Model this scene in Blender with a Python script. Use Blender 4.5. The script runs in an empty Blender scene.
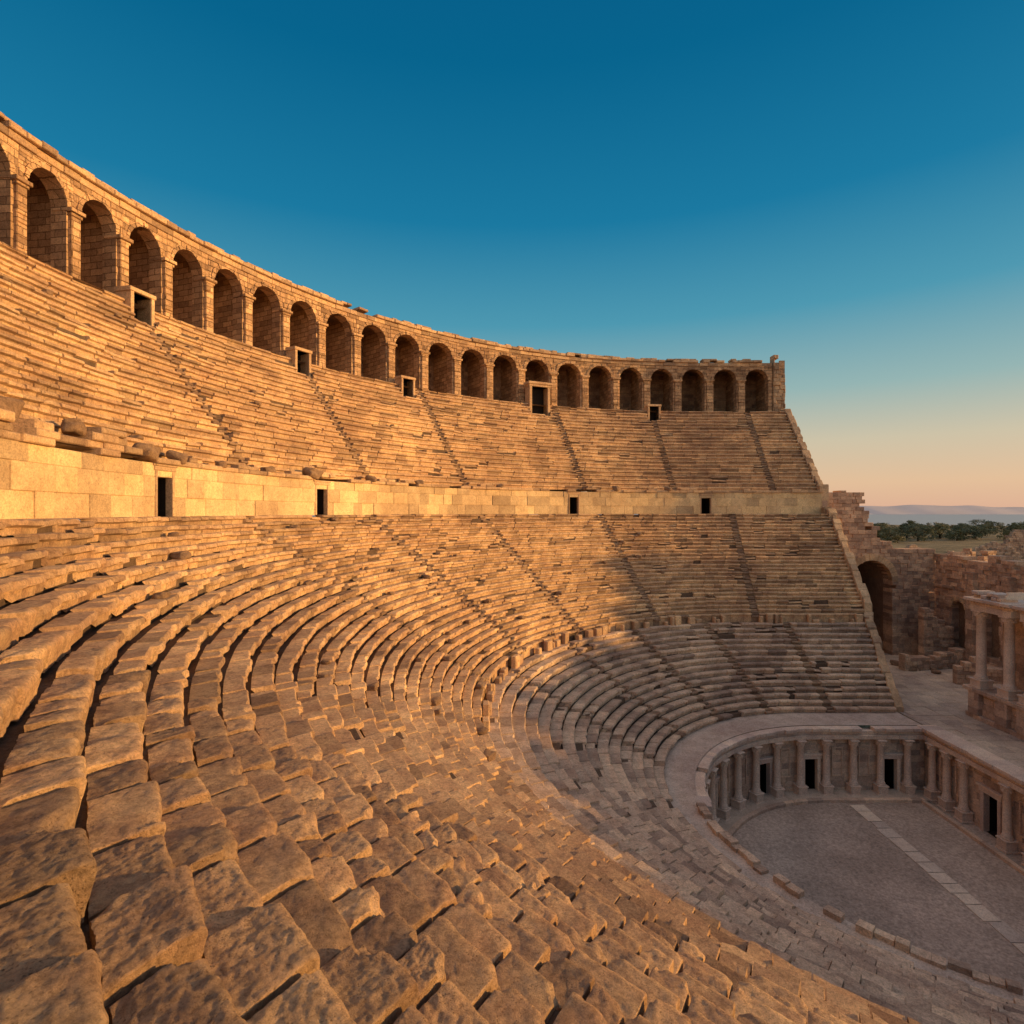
import bpy, math, random
import numpy as np
from mathutils import Vector, Matrix, noise
R=random.Random(11); NR=np.random.RandomState(4)
scene=bpy.context.scene
COL=scene.collection
# ------------------------------------------------------------------ helpers
class MB:
    def __init__(s): s.v=[];s.f=[];s.t=[];s.m=[];s.s=[];s.n=0
    def add(s,V,F,t=0.5,m=0,sm=False):
        V=np.asarray(V,dtype=float).reshape(-1,3); n=s.n
        s.v.append(V); s.t.append(np.full(len(V),t))
        for f in F: s.f.append(tuple(i+n for i in f))
        s.m+= [m]*len(F); s.s+=[sm]*len(F); s.n+=len(V)
    def obj(s,name,mats,parent=None,sharp=None,**kw):
        me=bpy.data.meshes.new(name)
        V=np.concatenate(s.v) if s.v else np.zeros((0,3))
        me.from_pydata(V.tolist(),[],s.f)
        a=me.attributes.new('tint','FLOAT','POINT'); a.data.foreach_set('value',np.concatenate(s.t))
        for mt in mats: me.materials.append(mt)
        me.polygons.foreach_set('material_index',s.m); me.polygons.foreach_set('use_smooth',s.s)
        me.update()
        if sharp: me.set_sharp_from_angle(angle=math.radians(sharp))
        o=bpy.data.objects.new(name,me); COL.objects.link(o)
        if parent: setparent(o,parent)
        for k,v in kw.items(): o[k]=v
        return o
def setparent(o,p):
    o.parent=p; o.matrix_parent_inverse=Matrix.Translation(p.location).inverted()
def empty(name,loc,**kw):
    o=bpy.data.objects.new(name,None); o.location=loc; COL.objects.link(o); o.empty_display_size=0.5
    for k,v in kw.items(): o[k]=v
    return o
def curve(c,th):
    cx,cy,r,xe=c; th=np.asarray(th,dtype=float); a=np.radians(np.maximum(th,90))
    x=cx+r*np.cos(a); y=cy+r*np.sin(a)
    x=np.where(th<90, cx+(xe-cx)*(90-th)/20, x)
    return np.stack([x,y],-1)
def lerpc(a,b,t): return tuple(a[i]+(b[i]-a[i])*t for i in range(4))
def arcpath(c):
    cx,cy,r,xe=c; Ls=xe-cx
    def f(s):
        if s<Ls: return (xe-s,cy+r,0.,1.)
        a=math.pi/2+(s-Ls)/r
        return (cx+r*math.cos(a),cy+r*math.sin(a),math.cos(a),math.sin(a))
    f.s_of=lambda th: Ls+(math.radians(th-90))*r if th>=90 else Ls*(1-(90-th)/20)
    f.s_x=lambda x: xe-x
    return f
def linepath(p0,p1,flip=False):
    d=Vector((p1[0]-p0[0],p1[1]-p0[1])); L=d.length; d/=L
    n=(-d.y,d.x) if not flip else (d.y,-d.x)
    def f(s): return (p0[0]+d.x*s,p0[1]+d.y*s,n[0],n[1])
    f.L=L
    return f
def xline(x,y0,y1):
    p=linepath((x,y0),(x,y1))
    return p if p(0)[2]>0 else linepath((x,y0),(x,y1),True)
def pt(path,s,d):
    x,y,nx,ny=path(s); return (x+nx*d,y+ny*d)
BF=[(0,1,2,3),(0,4,5,1),(1,5,6,2),(2,6,7,3),(3,7,4,0),(4,8,9,5),(5,9,10,6),(6,10,11,7),(7,11,8,4),(8,11,10,9)]
def wblock(mb,path,s0,s1,z0,z1,d0,d1,t,g=0.018,m=0):
    V=[]
    for (dd,gg) in ((d0,g),(d0+g*1.3,0),(d1,0)):
        for (s,z) in ((s0+gg,z0+gg),(s1-gg,z0+gg),(s1-gg,z1-gg),(s0+gg,z1-gg)):
            p=pt(path,s,dd); V.append((p[0],p[1],z))
    mb.add(V,BF,t,m)
def masonry(mb,path,s0,s1,z0,z1,ch=0.6,bl=1.3,thick=0.6,proud=0.,openings=(),jit=0.03,g=0.018,m=0,tj=0.5,miss=0.0):
    zf=z1 if callable(z1) else (lambda s:z1)
    zmax=max(zf(s0+(s1-s0)*k/60) for k in range(61))
    z=z0
    while z<zmax-0.05:
        c=ch*R.uniform(.88,1.14)
        if zmax-z-c<ch*0.4: c=zmax-z
        s=s0-R.random()*bl
        while s<s1:
            l=bl*R.uniform(.6,1.4); a=max(s,s0); b=min(s+l,s1); s+=l
            if b-a<0.06: continue
            zt=z+c
            if z+c*0.55>zf((a+b)/2): continue
            if R.random()<miss: continue
            ivs=[(a,b)]
            for (sc,hw,ob,ot,arch) in openings:
                zm=z+c*0.5
                if zm<ob or zm>ot: continue
                w=hw
                if arch and zm>ot-hw: w=math.sqrt(max(hw*hw-(zm-(ot-hw))**2,0))
                nv=[]
                for (p,q) in ivs:
                    if q<=sc-w or p>=sc+w: nv.append((p,q)); continue
                    if p<sc-w: nv.append((p,sc-w))
                    if q>sc+w: nv.append((sc+w,q))
                ivs=nv
            for (p,q) in ivs:
                if q-p<0.05: continue
                n=max(1,int((q-p)/2.2))
                j=R.uniform(-jit,jit); t=0.5+R.uniform(-tj,tj)
                for k in range(n):
                    wblock(mb,path,p+(q-p)*k/n,p+(q-p)*(k+1)/n,z,zt,-proud+j,thick,t,g,m)
        z+=c
def voussoirs(mb,path,sc,hw,zs,wid,d0,d1,n=13,m=0):
    for k in range(n):
        a0=math.pi*k/n+.006; a1=math.pi*(k+1)/n-.006; j=R.uniform(-.02,.02); t=R.random()
        V=[]
        for dd in (d0+j,d1):
            for (r,a) in ((hw,a0),(hw+wid,a0),(hw+wid,a1),(hw,a1)):
                p=pt(path,sc-r*math.cos(a),dd); V.append((p[0],p[1],zs+r*math.sin(a)))
        mb.add(V,[(0,1,2,3),(0,4,5,1),(1,5,6,2),(2,6,7,3),(3,7,4,0)],t,m)
def doorway(path,sc,hw,z0,z1,parent,fw=0.22,proud=0.1,depth=2.2,front=0.0,name='doorway',mat=None):
    mb=MB(); e=0.01; V=[]
    for d in (front+0.12,depth):
        for (s,z) in ((-hw-e,z0),(hw+e,z0),(hw+e,z1+e),(-hw-e,z1+e)):
            p=pt(path,sc+s,d); V.append((p[0],p[1],z))
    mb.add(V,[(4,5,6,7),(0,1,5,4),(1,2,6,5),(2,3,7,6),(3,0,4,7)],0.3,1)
    for sg in (-1,1):
        a,b=sorted((sg*hw,sg*(hw+fw)))
        wblock(mb,path,sc+a,sc+b,z0,z1,front-proud,front+0.3,R.random(),0.02)
    wblock(mb,path,sc-hw-fw*1.4,sc+hw+fw*1.4,z1,z1+fw*1.2,front-proud*1.3,front+0.3,R.random(),0.02)
    wblock(mb,path,sc-hw-fw*1.9,sc+hw+fw*1.9,z1+fw*1.2,z1+fw*1.8,front-proud*2,front+0.3,R.random(),0.02)
    return mb.obj(name,[mat or ST_WALL,DARK],parent)
def box(mb,cx,cy,z0,sx,sy,sz,rot=0,t=.5,m=0,ch=0.02,jt=0.0):
    c,s=math.cos(rot),math.sin(rot); V=[]
    for (k,z) in ((ch,0),(0,ch),(0,sz-ch),(ch,sz)):
        for (x,y) in ((-1,-1),(1,-1),(1,1),(-1,1)):
            X=x*(sx/2-k)+R.uniform(-jt,jt);Y=y*(sy/2-k)+R.uniform(-jt,jt)
            V.append((cx+c*X-s*Y,cy+s*X+c*Y,z0+z+R.uniform(-jt,jt)))
    F=[(3,2,1,0),(12,13,14,15)]
    for l in range(3):
        for k in range(4):
            F.append((l*4+k,l*4+(k+1)%4,l*4+4+(k+1)%4,l*4+4+k))
    mb.add(V,F,t,m)
def lathe(mb,cx,cy,prof,n=18,t=.5,m=0):
    V=[];F=[]
    for (r,z) in prof:
        for k in range(n):
            a=2*math.pi*k/n; V.append((cx+r*math.cos(a),cy+r*math.sin(a),z))
    for i in range(len(prof)-1):
        for k in range(n): F.append((i*n+k,i*n+(k+1)%n,(i+1)*n+(k+1)%n,(i+1)*n+k))
    mb.add(V,F,t,m,True)
# ------------------------------------------------------------------ materials
def nodes(name):
    m=bpy.data.materials.new(name); m.use_nodes=True; nt=m.node_tree; nt.nodes.clear()
    o=nt.nodes.new('ShaderNodeOutputMaterial'); b=nt.nodes.new('ShaderNodeBsdfPrincipled'); nt.links.new(b.outputs[0],o.inputs[0])
    return m,nt,b
def N(nt,t,**kw):
    n=nt.nodes.new(t)
    for k,v in kw.items():
        if k.startswith('i_'): n.inputs[k[2:].replace('_',' ')].default_value=v
        else: setattr(n,k,v)
    return n
def mixc(nt,f,a,b,bt='MIX'):
    n=nt.nodes.new('ShaderNodeMix'); n.data_type='RGBA'; n.blend_type=bt
    for sock,val in ((n.inputs[0],f),(n.inputs[6],a),(n.inputs[7],b)):
        if hasattr(val,'links'): nt.links.new(val,sock)
        else: sock.default_value=val if not isinstance(val,tuple) else (*val,1)
    return n.outputs[2]
def ramp(nt,inp,stops):
    r=nt.nodes.new('ShaderNodeValToRGB'); nt.links.new(inp,r.inputs[0]); cr=r.color_ramp
    while len(cr.elements)<len(stops): cr.elements.new(.5)
    for e,(p,c) in zip(cr.elements,stops):
        e.position=p; e.color=(*c,1) if isinstance(c,tuple) else (c,c,c,1)
    return r.outputs[0]
def stone(name,A,B,dark=(.11,.07,.055),darkamt=.5,bumpd=.03,fine=16,brick=False,tlo=.72,thi=1.22,pits=0.):
    m,nt,b=nodes(name); L=nt.links.new
    tc=N(nt,'ShaderNodeTexCoord'); co=tc.outputs['Object']
    if brick:
        oi=N(nt,'ShaderNodeObjectInfo'); 
        va=N(nt,'ShaderNodeVectorMath',operation='SCALE'); va.inputs[0].default_value=(37,0,11); L(oi.outputs['Random'],va.inputs['Scale'])
        ad=N(nt,'ShaderNodeVectorMath',operation='ADD'); L(co,ad.inputs[0]); L(va.outputs[0],ad.inputs[1]); nco=ad.outputs[0]
    else: nco=co
    n0=N(nt,'ShaderNodeTexNoise',i_Scale=.16,i_Detail=4.,i_Roughness=.6); L(nco,n0.inputs['Vector'])
    n1=N(nt,'ShaderNodeTexNoise',i_Scale=1.1,i_Detail=6.,i_Roughness=.66); L(nco,n1.inputs['Vector'])
    n2=N(nt,'ShaderNodeTexNoise',i_Scale=5.,i_Detail=10.,i_Roughness=.75); L(nco,n2.inputs['Vector'])
    n3=N(nt,'ShaderNodeTexNoise',i_Scale=float(fine),i_Detail=10.,i_Roughness=.8); L(nco,n3.inputs['Vector'])
    c=mixc(nt,ramp(nt,n1.outputs[0],[(.38,0.),(.62,1.)]),A,B)
    c=mixc(nt,.9,c,ramp(nt,n0.outputs[0],[(.35,(.80,.75,.75)),(.65,(1.18,1.18,1.14))]),'MULTIPLY')
    c=mixc(nt,ramp(nt,n2.outputs[0],[(.48,0.),(.76,darkamt*1.3)]),c,dark)
    c=mixc(nt,.9,c,ramp(nt,n3.outputs[0],[(.3,(.40,.36,.34)),(.5,(1.,1.,1.)),(.7,(1.45,1.4,1.35))]),'MULTIPLY')
    at=N(nt,'ShaderNodeAttribute',attribute_name='tint')
    c=mixc(nt,1.,c,ramp(nt,at.outputs['Fac'],[(0.,(tlo*.95,tlo*.95,tlo*1.0)),(.5,(1.,1.,1.)),(1.,(thi,thi*1.0,thi*.95))]),'MULTIPLY')
    h=N(nt,'ShaderNodeMath',operation='MULTIPLY_ADD'); L(n3.outputs[0],h.inputs[0]); h.inputs[1].default_value=.8; 
    h2=N(nt,'ShaderNodeMath',operation='MULTIPLY'); L(n2.outputs[0],h2.inputs[0]); h2.inputs[1].default_value=.6; L(h2.outputs[0],h.inputs[2])
    hh=h.outputs[0]
    if pits:
        vo=N(nt,'ShaderNodeTexVoronoi',i_Scale=38.); wv=N(nt,'ShaderNodeVectorMath',operation='MULTIPLY_ADD'); L(n3.outputs['Color'],wv.inputs[0]); wv.inputs[1].default_value=(.06,.06,.06); L(nco,wv.inputs[2]); L(wv.outputs[0],vo.inputs['Vector'])
        pr=ramp(nt,vo.outputs['Distance'],[(0.,0.),(.3,1.)])
        gate=ramp(nt,n2.outputs[0],[(.42,1.),(.58,0.)])
        pm=mixc(nt,gate,(1.,1.,1.),pr)
        k=N(nt,'ShaderNodeMath',operation='MULTIPLY_ADD'); L(pm,k.inputs[0]); k.inputs[1].default_value=pits; L(hh,k.inputs[2]); hh=k.outputs[0]
        c=mixc(nt,.6,c,pm,'MULTIPLY')
    if brick:
        sp=N(nt,'ShaderNodeSeparateXYZ'); L(nco,sp.inputs[0]); 
        sx=N(nt,'ShaderNodeMath',operation='ADD'); L(sp.outputs[0],sx.inputs[0]); L(sp.outputs[1],sx.inputs[1])
        cb=N(nt,'ShaderNodeCombineXYZ'); L(sx.outputs[0],cb.inputs[0]); L(sp.outputs[2],cb.inputs[1])
        bt=N(nt,'ShaderNodeTexBrick',i_Scale=1.,i_Mortar_Size=.022,i_Mortar_Smooth=.3,i_Bias=0.); bt.inputs['Brick Width'].default_value=.95; bt.inputs['Row Height'].default_value=.42
        bt.inputs['Color1'].default_value=(.62,.58,.56,1); bt.inputs['Color2'].default_value=(1.2,1.17,1.12,1); bt.inputs['Mortar'].default_value=(.4,.37,.35,1)
        wv=N(nt,'ShaderNodeVectorMath',operation='MULTIPLY_ADD'); L(n2.outputs['Color'],wv.inputs[0]); wv.inputs[1].default_value=(.2,.14,0.); L(cb.outputs[0],wv.inputs[2])
        L(wv.outputs[0],bt.inputs['Vector']); c=mixc(nt,1.,c,bt.outputs['Color'],'MULTIPLY')
        k=N(nt,'ShaderNodeMath',operation='MULTIPLY_ADD'); L(bt.outputs['Fac'],k.inputs[0]); k.inputs[1].default_value=-1.2; L(hh,k.inputs[2]); hh=k.outputs[0]
    L(c,b.inputs['Base Color']); b.inputs['Roughness'].default_value=.92; b.inputs['Specular IOR Level'].default_value=.2
    bp=N(nt,'ShaderNodeBump',i_Strength=1.,i_Distance=bumpd); L(hh,bp.inputs['Height']); L(bp.outputs[0],b.inputs['Normal'])
    return m
ST_SEAT=stone('weathered_limestone_seats',(.70,.48,.28),(.50,.315,.195),bumpd=.05,darkamt=.6,pits=.35,tlo=.6,thi=1.28)
ST_WALL=stone('ashlar_limestone',(.68,.475,.285),(.53,.35,.21),darkamt=.5,bumpd=.05,tlo=.64,thi=1.2)
ST_PALE=stone('pale_dressed_limestone',(.80,.60,.34),(.68,.49,.27),darkamt=.38,bumpd=.03,tlo=.74,thi=1.14)
ST_COL=stone('pinkish_marble',(.80,.66,.53),(.72,.56,.44),darkamt=.2,bumpd=.015,tlo=.85,thi=1.08)
ST_POD=stone('pinkish_podium_ashlar',(.70,.53,.40),(.58,.42,.31),darkamt=.4,bumpd=.03,tlo=.7,thi=1.2)
ST_LOW=stone('greyish_limestone_seats',(.72,.54,.39),(.54,.385,.275),bumpd=.05,darkamt=.5,tlo=.62)
ST_ARC=stone('arcade_limestone',(.68,.46,.27),(.54,.355,.21),darkamt=.5,brick=True,bumpd=.05)
ST_RED=stone('reddish_rubble_masonry',(.66,.46,.32),(.50,.33,.23),darkamt=.5,bumpd=.06,tlo=.65)
ST_BACK=stone('shade_darkened_masonry',(.38,.245,.15),(.26,.165,.105),darkamt=.6,bumpd=.06,tlo=.6)  # darkened stone colour puts shade into the arcade gallery
ST_ROCK=stone('loose_rock',(.36,.24,.15),(.26,.17,.11),bumpd=.05)
EARTH=stone('joint_earth',(.19,.13,.09),(.13,.09,.06),bumpd=.05)
STEP=stone('dark_stair_stone',(.40,.27,.175),(.27,.175,.115),bumpd=.05)  # darker than the seats so stair aisles read as dark lines
def plain(name,c,rough=.9,sc=8.,var=.35,bd=.01):
    m,nt,b=nodes(name); L=nt.links.new
    tc=N(nt,'ShaderNodeTexCoord'); n=N(nt,'ShaderNodeTexNoise',i_Scale=sc,i_Detail=9.,i_Roughness=.75); L(tc.outputs['Object'],n.inputs['Vector'])
    n2=N(nt,'ShaderNodeTexNoise',i_Scale=sc*.06,i_Detail=5.); L(tc.outputs['Object'],n2.inputs['Vector'])
    a=tuple(x*(1-var) for x in c); d=tuple(min(x*(1+var),1) for x in c)
    cc=mixc(nt,ramp(nt,n.outputs[0],[(.35,0.),(.65,1.)]),a,d)
    cc=mixc(nt,.6,cc,ramp(nt,n2.outputs[0],[(.35,(.7,.7,.7)),(.65,(1.25,1.25,1.25))]),'MULTIPLY')
    L(cc,b.inputs['Base Color']); b.inputs['Roughness'].default_value=rough; b.inputs['Specular IOR Level'].default_value=.2
    bp=N(nt,'ShaderNodeBump',i_Strength=.8,i_Distance=bd); L(n.outputs[0],bp.inputs['Height']); L(bp.outputs[0],b.inputs['Normal'])
    return m
DARK=plain('painted_passage_shade',(.02,.015,.012))  # near-black colour stands in for the shade inside door openings
GRAVEL=plain('orchestra_gravel',(.43,.335,.265),sc=6.,var=.4,bd=.05)
PAVE=stone('paving_stone',(.60,.49,.39),(.51,.41,.32),darkamt=.4,bumpd=.02)
LANE=stone('worn_walkway_paving',(.66,.55,.45),(.55,.44,.35),darkamt=.4,bumpd=.04)
FIELD=plain('dry_field',(.27,.20,.105),sc=.35,var=.5,bd=.3)
BARK=plain('bark',(.09,.06,.04))
HILL=plain('haze_tinted_hill',(.66,.57,.54),sc=.002,var=.06,bd=1.)  # pale base colour stands in for distance haze
def leafmat():
    m,nt,b=nodes('olive_foliage'); L=nt.links.new
    at=N(nt,'ShaderNodeAttribute',attribute_name='tint'); c=ramp(nt,at.outputs['Fac'],[(0.,(.06,.07,.03)),(1.,(.20,.19,.08))])  # leaf colours lightened to imitate distance haze
    L(c,b.inputs['Base Color']); b.inputs['Roughness'].default_value=.7; return m
LEAF=leafmat()
def seamat():
    m,nt,b=nodes('calm_sea'); L=nt.links.new
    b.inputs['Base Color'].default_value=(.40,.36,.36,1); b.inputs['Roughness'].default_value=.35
    tc=N(nt,'ShaderNodeTexCoord'); n=N(nt,'ShaderNodeTexNoise',i_Scale=.05,i_Detail=4.); L(tc.outputs['Object'],n.inputs['Vector'])
    bp=N(nt,'ShaderNodeBump',i_Strength=.3,i_Distance=1.); L(n.outputs[0],bp.inputs['Height']); L(bp.outputs[0],b.inputs['Normal'])
    return m
SEA=seamat()
# ------------------------------------------------------------------ seating tiers
def fnoise(p):
    v=Vector(p)
    return noise.noise(v*1.4)*.008+noise.noise(v*4.5)*.011+noise.noise(v*12)*.011+noise.noise(v*30)*.007
def seat_block(mb,Cf,Cb,t0,t1,zt,h,w0=0.,w1f=1.,df=0.,tilt=0.,tint=.5,near=99.,slope=0.,mat=0):
    Ft=curve(Cf,[t0,t1]); Ln=float(np.linalg.norm(Ft[1]-Ft[0])); c=.045
    if near<13:
        lod=2 if near<6.5 else 1
        nu=42 if lod==2 else 14; npf=10 if lod==2 else 4; nt_=32 if lod==2 else 11
        hi=True
    else: hi=False
    endgap=.03
    if hi:
        prof=[(.07,-h-.04)]+[(.07-.07*k/npf,-h+(h-.10)*k/npf) for k in range(1,npf)]+[(0,-.085),(.006,-.05),(.02,-.022),(.04,-.008),(.075,0)]
        prof=[(w,z,0) for w,z in prof]+[(.075,0,k/nt_) for k in range(1,nt_+1)]+[(.075,-.12,1.),(.075,-.3,1.)]
        us=[0,.005/Ln,.018/Ln,.045/Ln]+[.045/Ln+(1-.09/Ln)*k/nu for k in range(1,nu)]+[1-.045/Ln,1-.018/Ln,1-.005/Ln,1.]
        ins=[.045,.018,.005,0]+[0]*(nu-1)+[0,.005,.018,.045]
        endgap=-R.uniform(.0,.05)-.02
    else:
        prof=[(.17,-h-.04,0),(.15,-.20,0),(0,-.14,0),(.006,-.045,0),(.045,0,0),(.045,0,1.)]
        e=min(.015/Ln,.2)
        us=[0,e,.3,.65,1-e,1.]; ins=[.025,0,0,0,0,.025]
        if near<30 and t0>175: endgap=-.04
    us=np.array(us); ths=t0+(t1-t0)*us
    F=curve(Cf,ths); B=curve(Cb,ths); D=B-F; L=np.linalg.norm(D,axis=1); D/=L[:,None]
    S=len(us); P=len(prof); V=np.zeros((S,P,3)); insa=np.array(ins)
    if not hi:
        jn=NR.uniform(-.018,.024,S)+(NR.random_sample(S)<.1)*NR.uniform(.03,.09,S); jz=NR.uniform(-.014,.01,S)-(NR.random_sample(S)<.08)*NR.uniform(.02,.05,S)
    for j,(w,z,fr) in enumerate(prof):
        base=w0*L+w+df; end=w1f*L+endgap
        ww=base+(end-base)*fr
        ww2=ww+insa*(1-fr)*(1 if (z>-.12 or hi) else .5)
        if not hi and 2<=j<=4: ww2=ww2+jn
        V[:,j,0]=F[:,0]+D[:,0]*ww2; V[:,j,1]=F[:,1]+D[:,1]*ww2
        zz=zt+z+(us-.5)*tilt+fr*slope
        if z>-.06: zz=zz-insa*.8
        if not hi and 3<=j<=4: zz=zz+jz
        V[:,j,2]=zz
    g=.004 if not hi else R.uniform(.008,.028)
    td=(Ft[1]-Ft[0])/max(Ln,1e-6)
    off=(0.5-us)*2*g+insa*np.sign(.5-us)*.4
    V[:,:,0]+=td[0]*off[:,None]; V[:,:,1]+=td[1]*off[:,None]
    if hi:
        fl=V.reshape(-1,3); sd=R.random()*50
        chips=[(R.choice((0,1,0,1,R.random())),R.choice((0,0,0,1)),R.uniform(.06,.2),R.uniform(.03,.1)) for _ in range(R.choice((1,2,2,3)))]
        sk=R.uniform(-.07,.07)
        for k in range(len(fl)):
            p=fl[k]; n=fnoise((p[0]+sd,p[1],p[2])); n2=fnoise((p[0]+9+sd,p[1]+5,p[2]+3))
            j=k%P; i=k//P
            e=0.
            w,z,fr=prof[j]
            if z>-.15:
                for (cu,cf_,cw,cd) in chips:
                    q=math.hypot((us[i]-cu)*Ln,(fr-cf_)*L[i])/cw
                    if q<1: e=max(e,cd*(1-q*q))
            fl[k,2]+=n*1.0-e*.8
            sh=n2*1.1-e*.7*(1-fr)+sk*(us[i]-.5)*(1-fr)
            fl[k,0]-=D[i,0]*sh; fl[k,1]-=D[i,1]*sh
        V=fl.reshape(S,P,3)
    faces=[]
    for i in range(S-1):
        for j in range(P-1):
            a=i*P+j; faces.append((a,a+P,a+P+1,a+1))
    faces.append(tuple(range(P))); faces.append(tuple((S-1)*P+j for j in range(P-1,-1,-1)))
    mb.add(V,faces,tint,mat,hi)
def underlay(mb,Cf,Cb,t0,t1,zt,h,drop=.09):
    n=max(2,int((t1-t0)/1.2)); ths=np.linspace(t0,t1,n+1)
    F=curve(Cf,ths);B=curve(Cb,ths);D=B-F;L=np.linalg.norm(D,axis=1);D/=L[:,None]
    V=np.zeros((n+1,3,3))
    for j,(w,z) in enumerate(((.22,-h-.2),(.22,-drop),(None,-drop))):
        ww=L+.23 if w is None else w
        V[:,j,0]=F[:,0]+D[:,0]*ww; V[:,j,1]=F[:,1]+D[:,1]*ww; V[:,j,2]=zt+z
    F_=[]
    for i in range(n):
        for j in range(2):
            a=i*3+j; F_.append((a,a+3,a+4,a+1))
    mb.add(V,F_,.3,1)
def tier(name_label,cb,ct,zb,zt,n,th0,th1,stairs,parent_loc,bl=(.75,1.5),firstdrop=None,broken=.02,dzj=.02,cuts=(),tv_=.24,mat=None):
    P=empty('seating_tier',parent_loc,label=name_label,category='stone seating',group='curved tiers of stone seats')
    rise=(zt-zb)/n
    smb=[MB() for _ in stairs]
    for i in range(n):
        Cf=lerpc(cb,ct,i/n); Cb=lerpc(cb,ct,(i+1)/n); z=zb+rise*(i+1)
        h=rise if (i or firstdrop is None) else rise+firstdrop
        mb=MB(); zones=[]
        def spd(th):
            p=curve(Cf,[th,th+.2]); return float(np.linalg.norm(p[1]-p[0]))/.2
        cz=[]
        for (ca,chw,im) in cuts:
            if i>=im: hw=chw/spd(ca); cz.append((ca-hw,ca+hw,-1))
        for k,sa in enumerate(stairs):
            hw=.34/spd(sa)
            if any(sa+hw>c0 and sa-hw<c1 for c0,c1,_ in cz): continue
            zones.append((sa-hw,sa+hw,k))
        zones+=cz
        cur=th0; segs=[]
        for (a,b,k) in sorted(zones):
            if a>cur: segs.append((cur,a))
            cur=b
            if k<0: continue
            worn=.5 if R.random()>.22 else .15
            for q,(w0,w1,dz) in enumerate(((0,.52,-rise*worn),(.52,1.,-.03))):
                seat_block(smb[k],Cf,Cb,a,b,z+dz+R.uniform(-.02,.02),h+.1+dz if q==0 else rise,w0,w1,R.uniform(0,.05),R.uniform(-.04,.04),R.uniform(0,1.),mat=1)
        segs.append((cur,th1))
        rowt=R.gauss(0,.1)
        for (a,b) in segs:
            underlay(mb,Cf,Cb,a,b,z,h)
            th=a
            while th<b-1e-4:
                sp=spd(th)
                pm=curve(Cf,[th])[0]; dist=math.sqrt(pm[0]**2+pm[1]**2+z*z)
                if dist<4.9: l=R.uniform(1.0,1.7)/sp
                elif dist<30 and th>172: l=R.uniform(.42,1.05)/sp
                else: l=R.uniform(*bl)/sp
                e=min(th+l,b)
                if b-e<.35/sp: e=b
                sett=noise.noise(Vector((pm[0]*.22,pm[1]*.22,i*.35)))
                df=R.uniform(-.03,.04)+.035*sett; dz=R.uniform(-dzj,dzj)+.045*sett; tl=R.uniform(-.025,.025); ok=True; slp=0.
                r=R.random(); br=broken*(1+2.5*max(0,noise.noise(Vector((pm[0]*.12,pm[1]*.12,7+i*.2)))*2))
                if dist<15:
                    df=R.uniform(-.06,.08)+.03*sett; dz=R.uniform(-.045,.045)+.03*sett; tl=R.uniform(-.03,.03); slp=R.uniform(-.02,.02)
                elif r<br: dz-=R.uniform(.04,.12); df+=R.uniform(.03,.14); tl*=3
                elif r<br*1.15 and dist>26: ok=False
                if 15<=dist<30 and th>190: dz+=R.uniform(-.06,.06); df+=R.uniform(-.06,.06)
                if ok: seat_block(mb,Cf,Cb,th,e,z+dz,h,0,1,df,tl,min(1,max(0,R.gauss(.5,tv_)+rowt)),dist,slp)
                th=e
        mb.obj('seat_row',[mat or ST_SEAT,EARTH],P,sharp=38)
    for s in smb:
        if s.n: s.obj('stairway',[ST_SEAT,STEP],P)
    return P
ST1=[79,97.5,113,134,150,167]
ST2=[89,112.5,134.5,154,173]
ST3=[84,101,120,140,162]
C_T1b=(23,24,39.1,34.0); C_T1t=(24,24,48.6,34.8)
C_T2b=(22,29,23.5,32.8); C_T2t=(23,24,36.9,33.9)
C_T3b=(23.3,31,14.45,30.8); C_T3t=(22,29,23.35,32.5)
PORT=((115.6,1.05,14.8,'large pale framed doorway at the foot of the arcade'),(97.3,.6,13.3,'small dark doorway set in the upper seats'),
      (136,.6,13.4,'small dark doorway set in the upper seats'),(150.2,.6,13.5,'small dark doorway set in the upper seats'),(166.9,.62,13.3,'small framed doorway below a sunlit arch'))
tier('steep upper tier of weathered limestone seats below the arcade',C_T1b,C_T1t,2.3,12.8,23,70,206,ST1,(23,60,2.3),bl=(.8,2.1),broken=.03,dzj=.02,cuts=[(t,hw+.24,20) for t,hw,_,_ in PORT],tv_=.22)
tier('broad middle tier of worn sunlit limestone seats',C_T2b,C_T2t,-9.75,-.2,27,70,276,ST2,(22,53,-10),firstdrop=.45,bl=(.6,1.5),broken=.03,dzj=.025,tv_=.26)
tier('lower tier of shaded limestone seats around the orchestra',C_T3b,C_T3t,-16.1,-10.15,15,70,292,ST3,(22,45,-16),bl=(.6,1.4),broken=.025,dzj=.025,tv_=.24,mat=ST_LOW)
# ------------------------------------------------------------------ walkways
def strip(name,ca,cb,th0,th1,z,mat,**kw):
    mb=MB(); n=int((th1-th0)/1.5); ths=np.linspace(th0,th1,n+1); A=curve(ca,ths);B=curve(cb,ths)
    V=[];F=[]
    for i in range(n+1): V+= [(A[i][0],A[i][1],z),(B[i][0],B[i][1],z)]
    for i in range(n): F.append((2*i,2*i+2,2*i+3,2*i+1))
    mb.add(V,F,.5)
    return mb.obj(name,[mat],None,kind='structure',**kw)
strip('walkway',(23,24,36.6,33.9),(23,24,38.6,34),70,276,-.21,PAVE)
strip('walkway',(23,24,38.35,34),(23,24,39.4,34),70,206,2.27,PAVE)
strip('walkway',(24,24,48.2,34.7),(24,24,54.4,34.7),70,206,12.74,PAVE)
strip('walkway',(22,29,23.2,32.5),(22,29,24.0,32.8),70,276,-10.22,EARTH)
strip('walkway',(23,30.3,12.6,31.0),(23.3,31,14.9,31.0),70,292,-16.1,LANE)
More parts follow.
